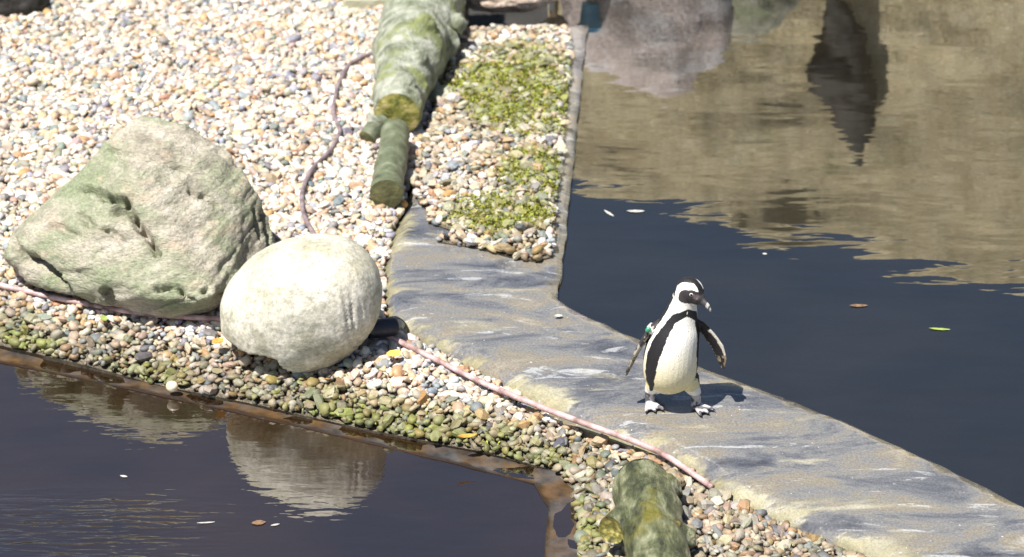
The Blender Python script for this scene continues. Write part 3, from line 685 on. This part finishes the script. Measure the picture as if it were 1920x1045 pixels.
# moss tufts on the mossy pebbles and along the near pool
def tufts(name, parent, poly, n, mf, zf, hgt, mat):
    lo, hi = poly.min(0), poly.max(0); q = rng.uniform(lo, hi, (n*14, 2)); q = q[inpoly(q, poly)]; q = q[rng.uniform(0, 1, len(q)) < mf(q)**1.3][:n]
    z = zf(q); v = []; f = []; col = []
    for (x, y), zz in zip(q, z):
        a = random.uniform(0, 6.28); l = hgt*random.uniform(.5, 1.5); w = .004*random.uniform(.6, 1.6); b = random.uniform(0, 6.28); tl = random.uniform(.3, 1.3)*l
        k = len(v); dx, dy = math.cos(a)*w, math.sin(a)*w; tx, ty = math.cos(b)*tl, math.sin(b)*tl
        v += [(x-dx, y-dy, zz), (x+dx, y+dy, zz), (x+dx*.7+tx*.5, y+dy*.7+ty*.5, zz+l*.7), (x-dx*.7+tx*.5, y-dy*.7+ty*.5, zz+l*.7), (x+tx, y+ty, zz+l*.8)]
        f += [(k, k+1, k+2, k+3), (k+3, k+2, k+4)]; cc = np.array([.19, .235, .02])*random.uniform(.2, 1.5)+np.array([.08, .03, 0])*random.random(); col += [cc]*5
    o = new_mesh(name, v, f, mat, parent, col=np.array(col)); o['kind'] = 'stuff'; return o
m = M('moss', .7); m.color(m.attr('Col').outputs['Color']); MOSS = m.m
tufts('moss', gravel_patch, PATCH, 13000, moss_patch, lambda q: zpatch(q)+.022+rng.uniform(0, .012, len(q)), .009, MOSS)
tufts('moss', gravel_bed, GRAV, 2600, moss_main, lambda q: zgrav(q)+.022, .012, MOSS)

# ------------------------------------------------------------------ penguin
def ring_loft(rows, K=32):
    v = []; f = []
    for (z, x, y, rx, ry) in rows:
        for k in range(K):
            a = 2*math.pi*k/K; v.append((x+rx*math.cos(a), y+ry*math.sin(a), z))
    n = len(rows)
    for j in range(n-1):
        for k in range(K): a = j*K+k; b = j*K+(k+1) % K; f.append((a, b, b+K, a+K))
    f.append(tuple(reversed(range(K)))); f.append(tuple(range((n-1)*K, n*K)))
    return v, f
PV_, PF_ = [], []
def addp(v, f):
    n = len(PV_); PV_.extend([tuple(x) for x in v]); PF_.extend([tuple(i+n for i in q) for q in f])
def smooth_rows(rows, n):
    r = np.array(rows, float); s = np.linspace(0, len(r)-1, n); q = np.column_stack([np.interp(s, np.arange(len(r)), r[:, k]) for k in range(r.shape[1])])
    for _ in range(n//12): q[1:-1] = (q[:-2]+2*q[1:-1]+q[2:])/4
    return q.tolist()
TORSO = [(.062, -.022, .012, .022, .03), (.070, -.022, .010, .050, .055), (.090, -.020, .006, .080, .082), (.125, -.017, .0, .098, .097), (.17, -.016, -.004, .104, .103), (.22, -.014, -.006, .103, .102), (.27, -.009, -.006, .098, .096), (.32, .002, -.004, .089, .086), (.36, .010, -.002, .072, .070), (.395, .017, .0, .062, .062), (.425, .022, .0, .053, .055), (.455, .028, -.002, .047, .05), (.485, .036, -.006, .044, .046), (.51, .04, -.01, .035, .036)]
addp(*ring_loft(smooth_rows(TORSO, 60)))
F_ = Vector((.74, -.62, -.22)).normalized(); S_ = Vector((-.62, -.78, 0)).normalized(); S_ = (S_-F_*S_.dot(F_)).normalized(); U_ = S_.cross(F_); U_ = U_ if U_.z > 0 else -U_
HC = Vector((.048, -.012, .492))
def ellipsoid(c, ax, rad, n=3):
    bm = bmesh.new(); bmesh.ops.create_icosphere(bm, subdivisions=n, radius=1)
    v = [c+ax[0]*x.co.x*rad[0]+ax[1]*x.co.y*rad[1]+ax[2]*x.co.z*rad[2] for x in bm.verts]; f = [[q.index for q in fc.verts] for fc in bm.faces]; bm.free(); return v, f
addp(*ellipsoid(HC, (F_, S_, U_), (.056, .046, .050)))
addp(*ellipsoid(HC+F_*.030-U_*.010, (F_, S_, U_), (.036, .032, .030)))
# beak: deep at the base with a hooked tip
def axial(rows):
    q = np.array(rows); out = []
    return q
def sweep(rows, K=16):
    """rows: centre, side axis, side radius, up axis, up radius"""
    v = []; f = []
    for (c, s, a, u, b) in rows:
        for k in range(K):
            t = 2*math.pi*k/K; v.append(Vector(c)+Vector(s)*math.cos(t)*a+Vector(u)*math.sin(t)*b)
    n = len(rows)
    for j in range(n-1):
        for k in range(K): a = j*K+k; b = j*K+(k+1) % K; f.append((a, b, b+K, a+K))
    f.append(tuple(reversed(range(K)))); f.append(tuple(range((n-1)*K, n*K))); return v, f
BB = HC+F_*.048-U_*.012
addp(*sweep([(BB, S_, .015, U_, .018), (BB+F_*.022-U_*.003, S_, .011, U_, .014), (BB+F_*.040-U_*.007, S_, .008, U_, .0115), (BB+F_*.052-U_*.012, S_, .0065, U_, .0095), (BB+F_*.060-U_*.020, S_, .004, U_, .006)]))
# flippers
def flipper(pts, side, wd, th):
    rows = []; P = [Vector(p) for p in pts]; n = len(P)
    for i, p in enumerate(P):
        t = (P[min(i+1, n-1)]-P[max(i-1, 0)]).normalized(); s = Vector(side); s = (s-t*s.dot(t)).normalized(); rows.append((p, s, wd[i], t.cross(s), th[i]))
    return sweep(rows, 20)
FL1 = [(-.050, .005, .355), (-.085, .006, .330), (-.115, .002, .285), (-.142, -.002, .23), (-.166, -.006, .175), (-.182, -.01, .135)]
addp(*flipper(FL1, (.34, .94, 0), [.018, .029, .034, .033, .026, .008], [.015, .012, .0105, .0095, .008, .005]))
FL2 = [(.060, .0, .365), (.092, .0, .342), (.128, -.002, .300), (.158, -.006, .255), (.177, -.010, .205), (.182, -.014, .165)]
addp(*flipper(FL2, (.62, -.62, .48), [.018, .027, .032, .032, .025, .008], [.014, .010, .0085, .0075, .006, .004]))
# legs, feet, toes, tail
def leg(x0, x1, y1, yaw):
    addp(*sweep([((x0, .0, .13), (1, 0, 0), .046, (0, 1, 0), .055), ((x0*.6+x1*.4, y1*.3, .085), (1, 0, 0), .036, (0, 1, 0), .042), ((x1, y1*.7+.006, .045), (1, 0, 0), .021, (0, 1, 0), .023), ((x1, y1+.006, .012), (1, 0, 0), .018, (0, 1, 0), .020)], 20))
    d = Vector((math.sin(yaw), -math.cos(yaw), 0)); s = Vector((math.cos(yaw), math.sin(yaw), 0)); c = Vector((x1, y1, .011))
    addp(*sweep([(c-d*.018, s, .014, (0, 0, 1), .010), (c+d*.008, s, .021, (0, 0, 1), .010), (c+d*.036, s, .030, (0, 0, 1), .0068), (c+d*.052, s, .031, (0, 0, 1), .0045)], 16))
    tips = []
    for k in (-1, 0, 1):
        dd = (d+s*k*.42).normalized(); b = c+s*k*.008
        addp(*sweep([(b, s, .009, (0, 0, 1), .010), (b+dd*.034, s, .0085, (0, 0, 1), .0095), (b+dd*.056-Vector((0, 0, .002)), s, .0075, (0, 0, 1), .0075), (b+dd*.066-Vector((0, 0, .005)), s, .005, (0, 0, 1), .005)], 10))
        tips.append((b+dd*.064, dd))
    return tips
T1 = leg(-.062, -.088, .004, .25); T2 = leg(.048, .086, -.022, .70)
addp(*sweep([((-.03, .07, .10), (1, 0, 0), .045, (0, .5, .86), .03), ((-.055, .115, .055), (1, 0, 0), .03, (0, .5, .86), .014), ((-.085, .15, .022), (1, 0, 0), .012, (0, .5, .86), .006)], 14))
o = new_mesh('penguin', PV_, PF_, None)
bmx = bmesh.new(); bmx.from_mesh(o.data); bmesh.ops.recalc_face_normals(bmx, faces=bmx.faces); bmx.to_mesh(o.data); bmx.free()
md = o.modifiers.new('r', 'REMESH'); md.mode = 'VOXEL'; md.voxel_size = .0026
sm = o.modifiers.new('s', 'SMOOTH'); sm.iterations = 5; sm.factor = .5
me = bake(o); v = verts(me)
# plumage
nz = fbm(v*55, 3); nz2 = fbm(v*160+3, 2)
ROWS = np.array(smooth_rows(TORSO, 60)); order = np.argsort(ROWS[:, 0])
cx_ = np.interp(v[:, 2], ROWS[order, 0], ROWS[order, 1]); cy_ = np.interp(v[:, 2], ROWS[order, 0], ROWS[order, 2])
rx_ = np.interp(v[:, 2], ROWS[order, 0], ROWS[order, 3]); ry_ = np.interp(v[:, 2], ROWS[order, 0], ROWS[order, 4])
ang = np.degrees(np.arctan2((v[:, 0]-cx_)/rx_, -(v[:, 1]-cy_)/ry_))-17; ang = (ang+180) % 360-180
aa = np.abs(ang)+nz*9
Z = v[:, 2]
BLACK, WHITE, CREAM = np.array([.012, .011, .013]), np.array([.80, .78, .72]), np.array([.70, .62, .34])
t = np.clip((.30-Z)/.2, 0, 1)[:, None]; belly = WHITE*(1-t)+CREAM*t
col = belly.copy()
inner = np.interp(Z, [.08, .14, .20, .28, .34, .38, .395, .406], [64, 56, 50, 45, 42, 36, 18, 0]); outer = np.interp(Z, [.08, .14, .20, .30, .36, .41, .434], [80, 84, 86, 82, 72, 56, 0])
stripe = (aa > inner) & (aa < outer) & (Z > .075) & (Z < .436+nz*.01)
col[stripe] = BLACK
back = (aa > np.interp(Z, [.05, .1, .2, .35, .42, .47], [100, 100, 102, 97, 90, 88])) & (Z < .50); col[back] = BLACK
nz_s = (nz2 > .36) & (Z > .1) & (Z < .38) & (np.abs(ang) < 40); col[nz_s] = np.array([.12, .10, .08])
# head
rel = v-np.array(HC); f_ = rel@np.array(F_); s_ = rel@np.array(S_); u_ = rel@np.array(U_)
head = ((f_/.075)**2+(s_/.062)**2+(u_/.066)**2 < 1.0) & (Z > .432)
hf, hs, hu = f_/.056, s_/.046, u_/.05
mask = ((hf-.52)/.80)**2+((hu+.12)/.68)**2 < 1+nz*.3
white_arc = ~mask & (((hf-.30)/1.02)**2+((hu+.04)/.94)**2 < 1+nz*.15) & (np.abs(hs) > .30)
crown = (hu > .10) & ~white_arc & ~mask
nape = (hf < -.52) & ~white_arc & (hu > -.75)
col[head] = WHITE; col[head & (crown | nape)] = BLACK; col[head & white_arc] = WHITE
col[head & mask] = np.array([.035, .03, .034])
throat = head & (hu < -.62) & (hf < .75); col[throat] = WHITE
pink = head & (hf > .62) & (hf < .95) & (np.abs(hs) > .3) & (hu > -.05) & (hu < .30); col[pink] = np.array([.16, .12, .125])
brel = v-np.array(BB); bf = brel@np.array(F_); bs = brel@np.array(S_); beak = (bf > .004) & (np.abs(bs) < .02) & (np.linalg.norm(brel, axis=1) < .075) & (Z > .42)
col[beak] = np.array([.05, .046, .05]); col[beak & (bf > .036) & (bf < .048)] = np.array([.38, .37, .36]); col[beak & (bf > .054)] = np.array([.40, .40, .38])
# flippers
def along(pts):
    P = np.array(pts); best = np.full(len(v), 1e9); tt = np.zeros(len(v)); L = len(P)-1
    for k in range(L):
        e = P[k+1]-P[k]; s = np.clip(((v-P[k])@e)/(e@e), 0, 1); d = np.linalg.norm(v-P[k]-s[:, None]*e, axis=1); u = d < best; best[u] = d[u]; tt[u] = (k+s[u])/L
    return best, tt
d1, t1 = along(FL1); f1 = (d1 < .036) & (v[:, 0] < cx_-rx_*.93-.006) & (Z > .12); fl1 = f1
col[fl1] = np.array([.03, .027, .028])
inn = fl1 & (nz > -.02) & (t1 > .15) & (v[:, 1] < -.014); col[inn] = np.array([.30, .27, .23]); tipm = fl1 & (t1 > .62) & (nz2 > -.02); col[tipm] = np.array([.10, .085, .065])
d2, t2 = along(FL2); fl2 = (d2 < .040) & (v[:, 0] > cx_+rx_*.95+.004) & (Z > .13) & (Z < .40)
col[fl2] = np.array([.02, .018, .020])
P2_ = np.array(FL2); axp = np.column_stack([np.interp(t2, np.linspace(0, 1, 6), P2_[:, k]) for k in range(3)]); off = (v-axp)@np.array(Vector((.62, -.62, .48)).normalized())
lead = fl2 & (off > .021+nz*.012) & (t2 > .30) & (t2 < .95); col[lead] = np.array([.62, .58, .50])
tanp = fl2 & (t2 > .74) & (nz+off*6 > -.05) & (np.abs(off-.004) > .005); col[tanp] = np.array([.26, .21, .14])
trail = fl2 & (off < -.02) & (nz2 > .02); col[trail] = np.array([.5, .48, .44])
# feet mottled white and black
foot = (Z < .062) & (v[:, 1] < .06) ; mot = fbm(v*60+9, 2)
col[foot] = np.array([.42, .41, .42]); col[foot & (mot > .03)] = np.array([.10, .095, .105]); col[foot & (Z < .007)] = np.array([.05, .045, .045])
lf = (Z >= .062) & (Z < .10) & (v[:, 1] < .03) & (Z+nz*.05 < .085); col[lf] = WHITE*.95
tail = (v[:, 1] > .085) & (Z < .11); col[tail] = BLACK*1.4
col = np.clip(col*(1+nz2[:, None]*.25), .006, .85)
set_col(me, col)
m = M('plumage', .55, .4); m.objco(); m.color(m.attr('Col').outputs['Color']); m.bump(m.noise(240, 4, (1, 1, .45)), .0022, .8); PLUM = m.m
me.materials.clear(); me.materials.append(PLUM)
peng = o; pl = G(1262, 762, 0); peng.location = (pl.x, pl.y, .004)
tag(peng, 'black and white penguin walking on the wet concrete path with flippers held out', 'penguin')
def simple(name, col, rough, spec=.5):
    m = M(name, rough, spec); m.color(m.ramp(m.noise(90, 2), [(.3, tuple(x*.8 for x in col)), (.7, col)])); return m.m
EYEB, EYEW, CLAW, BANDW, BANDG = simple('eye_dark', (.01, .008, .008), .08), simple('eye_ring', (.70, .68, .66), .5), simple('claw_horn', (.03, .027, .026), .4), simple('band_white', (.72, .74, .72), .35), simple('band_green', (.05, .30, .16), .35)
bvh = BVHTree.FromPolygons([tuple(x) for x in v], [tuple(p.vertices) for p in me.polygons])
for sg in (1, -1):
    d = (F_*.62+S_*sg*.74+U_*.24).normalized(); h, n_, _, _ = bvh.ray_cast(HC+d*.12, -d)
    if h is None: continue
    tn = n_.normalized(); s = tn.orthogonal().normalized(); u = tn.cross(s)
    vv, ff = ellipsoid(h-tn*.0005, (s, u, tn), (.0072, .0072, .0030), 2); e = new_mesh('eye_ring', vv, ff, EYEW, peng)
    vv, ff = ellipsoid(h+tn*.0012, (s, u, tn), (.0050, .0050, .0032), 2); new_mesh('eye', vv, ff, EYEB, peng)
for (b, dd) in T1+T2:
    s = dd.cross(Vector((0, 0, 1)))
    vv, ff = sweep([(b-dd*.004+Vector((0, 0, -.001)), s, .0026, (0, 0, 1), .0028), (b+dd*.004+Vector((0, 0, -.003)), s, .0024, (0, 0, 1), .0026), (b+dd*.008+Vector((0, 0, -.0055)), s, .0008, (0, 0, 1), .001)], 8)
    new_mesh('claw', vv, ff, CLAW, peng)
# flipper band: white strap with a green tag
c = Vector(FL1[1])+Vector((-.004, 0, -.006)); t = (Vector(FL1[2])-Vector(FL1[0])).normalized(); s = Vector((.20, .98, 0)); s = (s-t*s.dot(t)).normalized(); u = t.cross(s)
vv, ff = sweep([(c-t*.009, s, .032, u, .015), (c-t*.009, s, .034, u, .017), (c+t*.009, s, .035, u, .017), (c+t*.009, s, .033, u, .015)], 24)
band = new_mesh('flipper_band', vv, ff, BANDW, peng)
vv, ff = ellipsoid(c-s*.030+Vector((-.012, -.004, .008)), (t, s, u), (.013, .007, .010), 2); new_mesh('band_tag', vv, ff, BANDG, band)
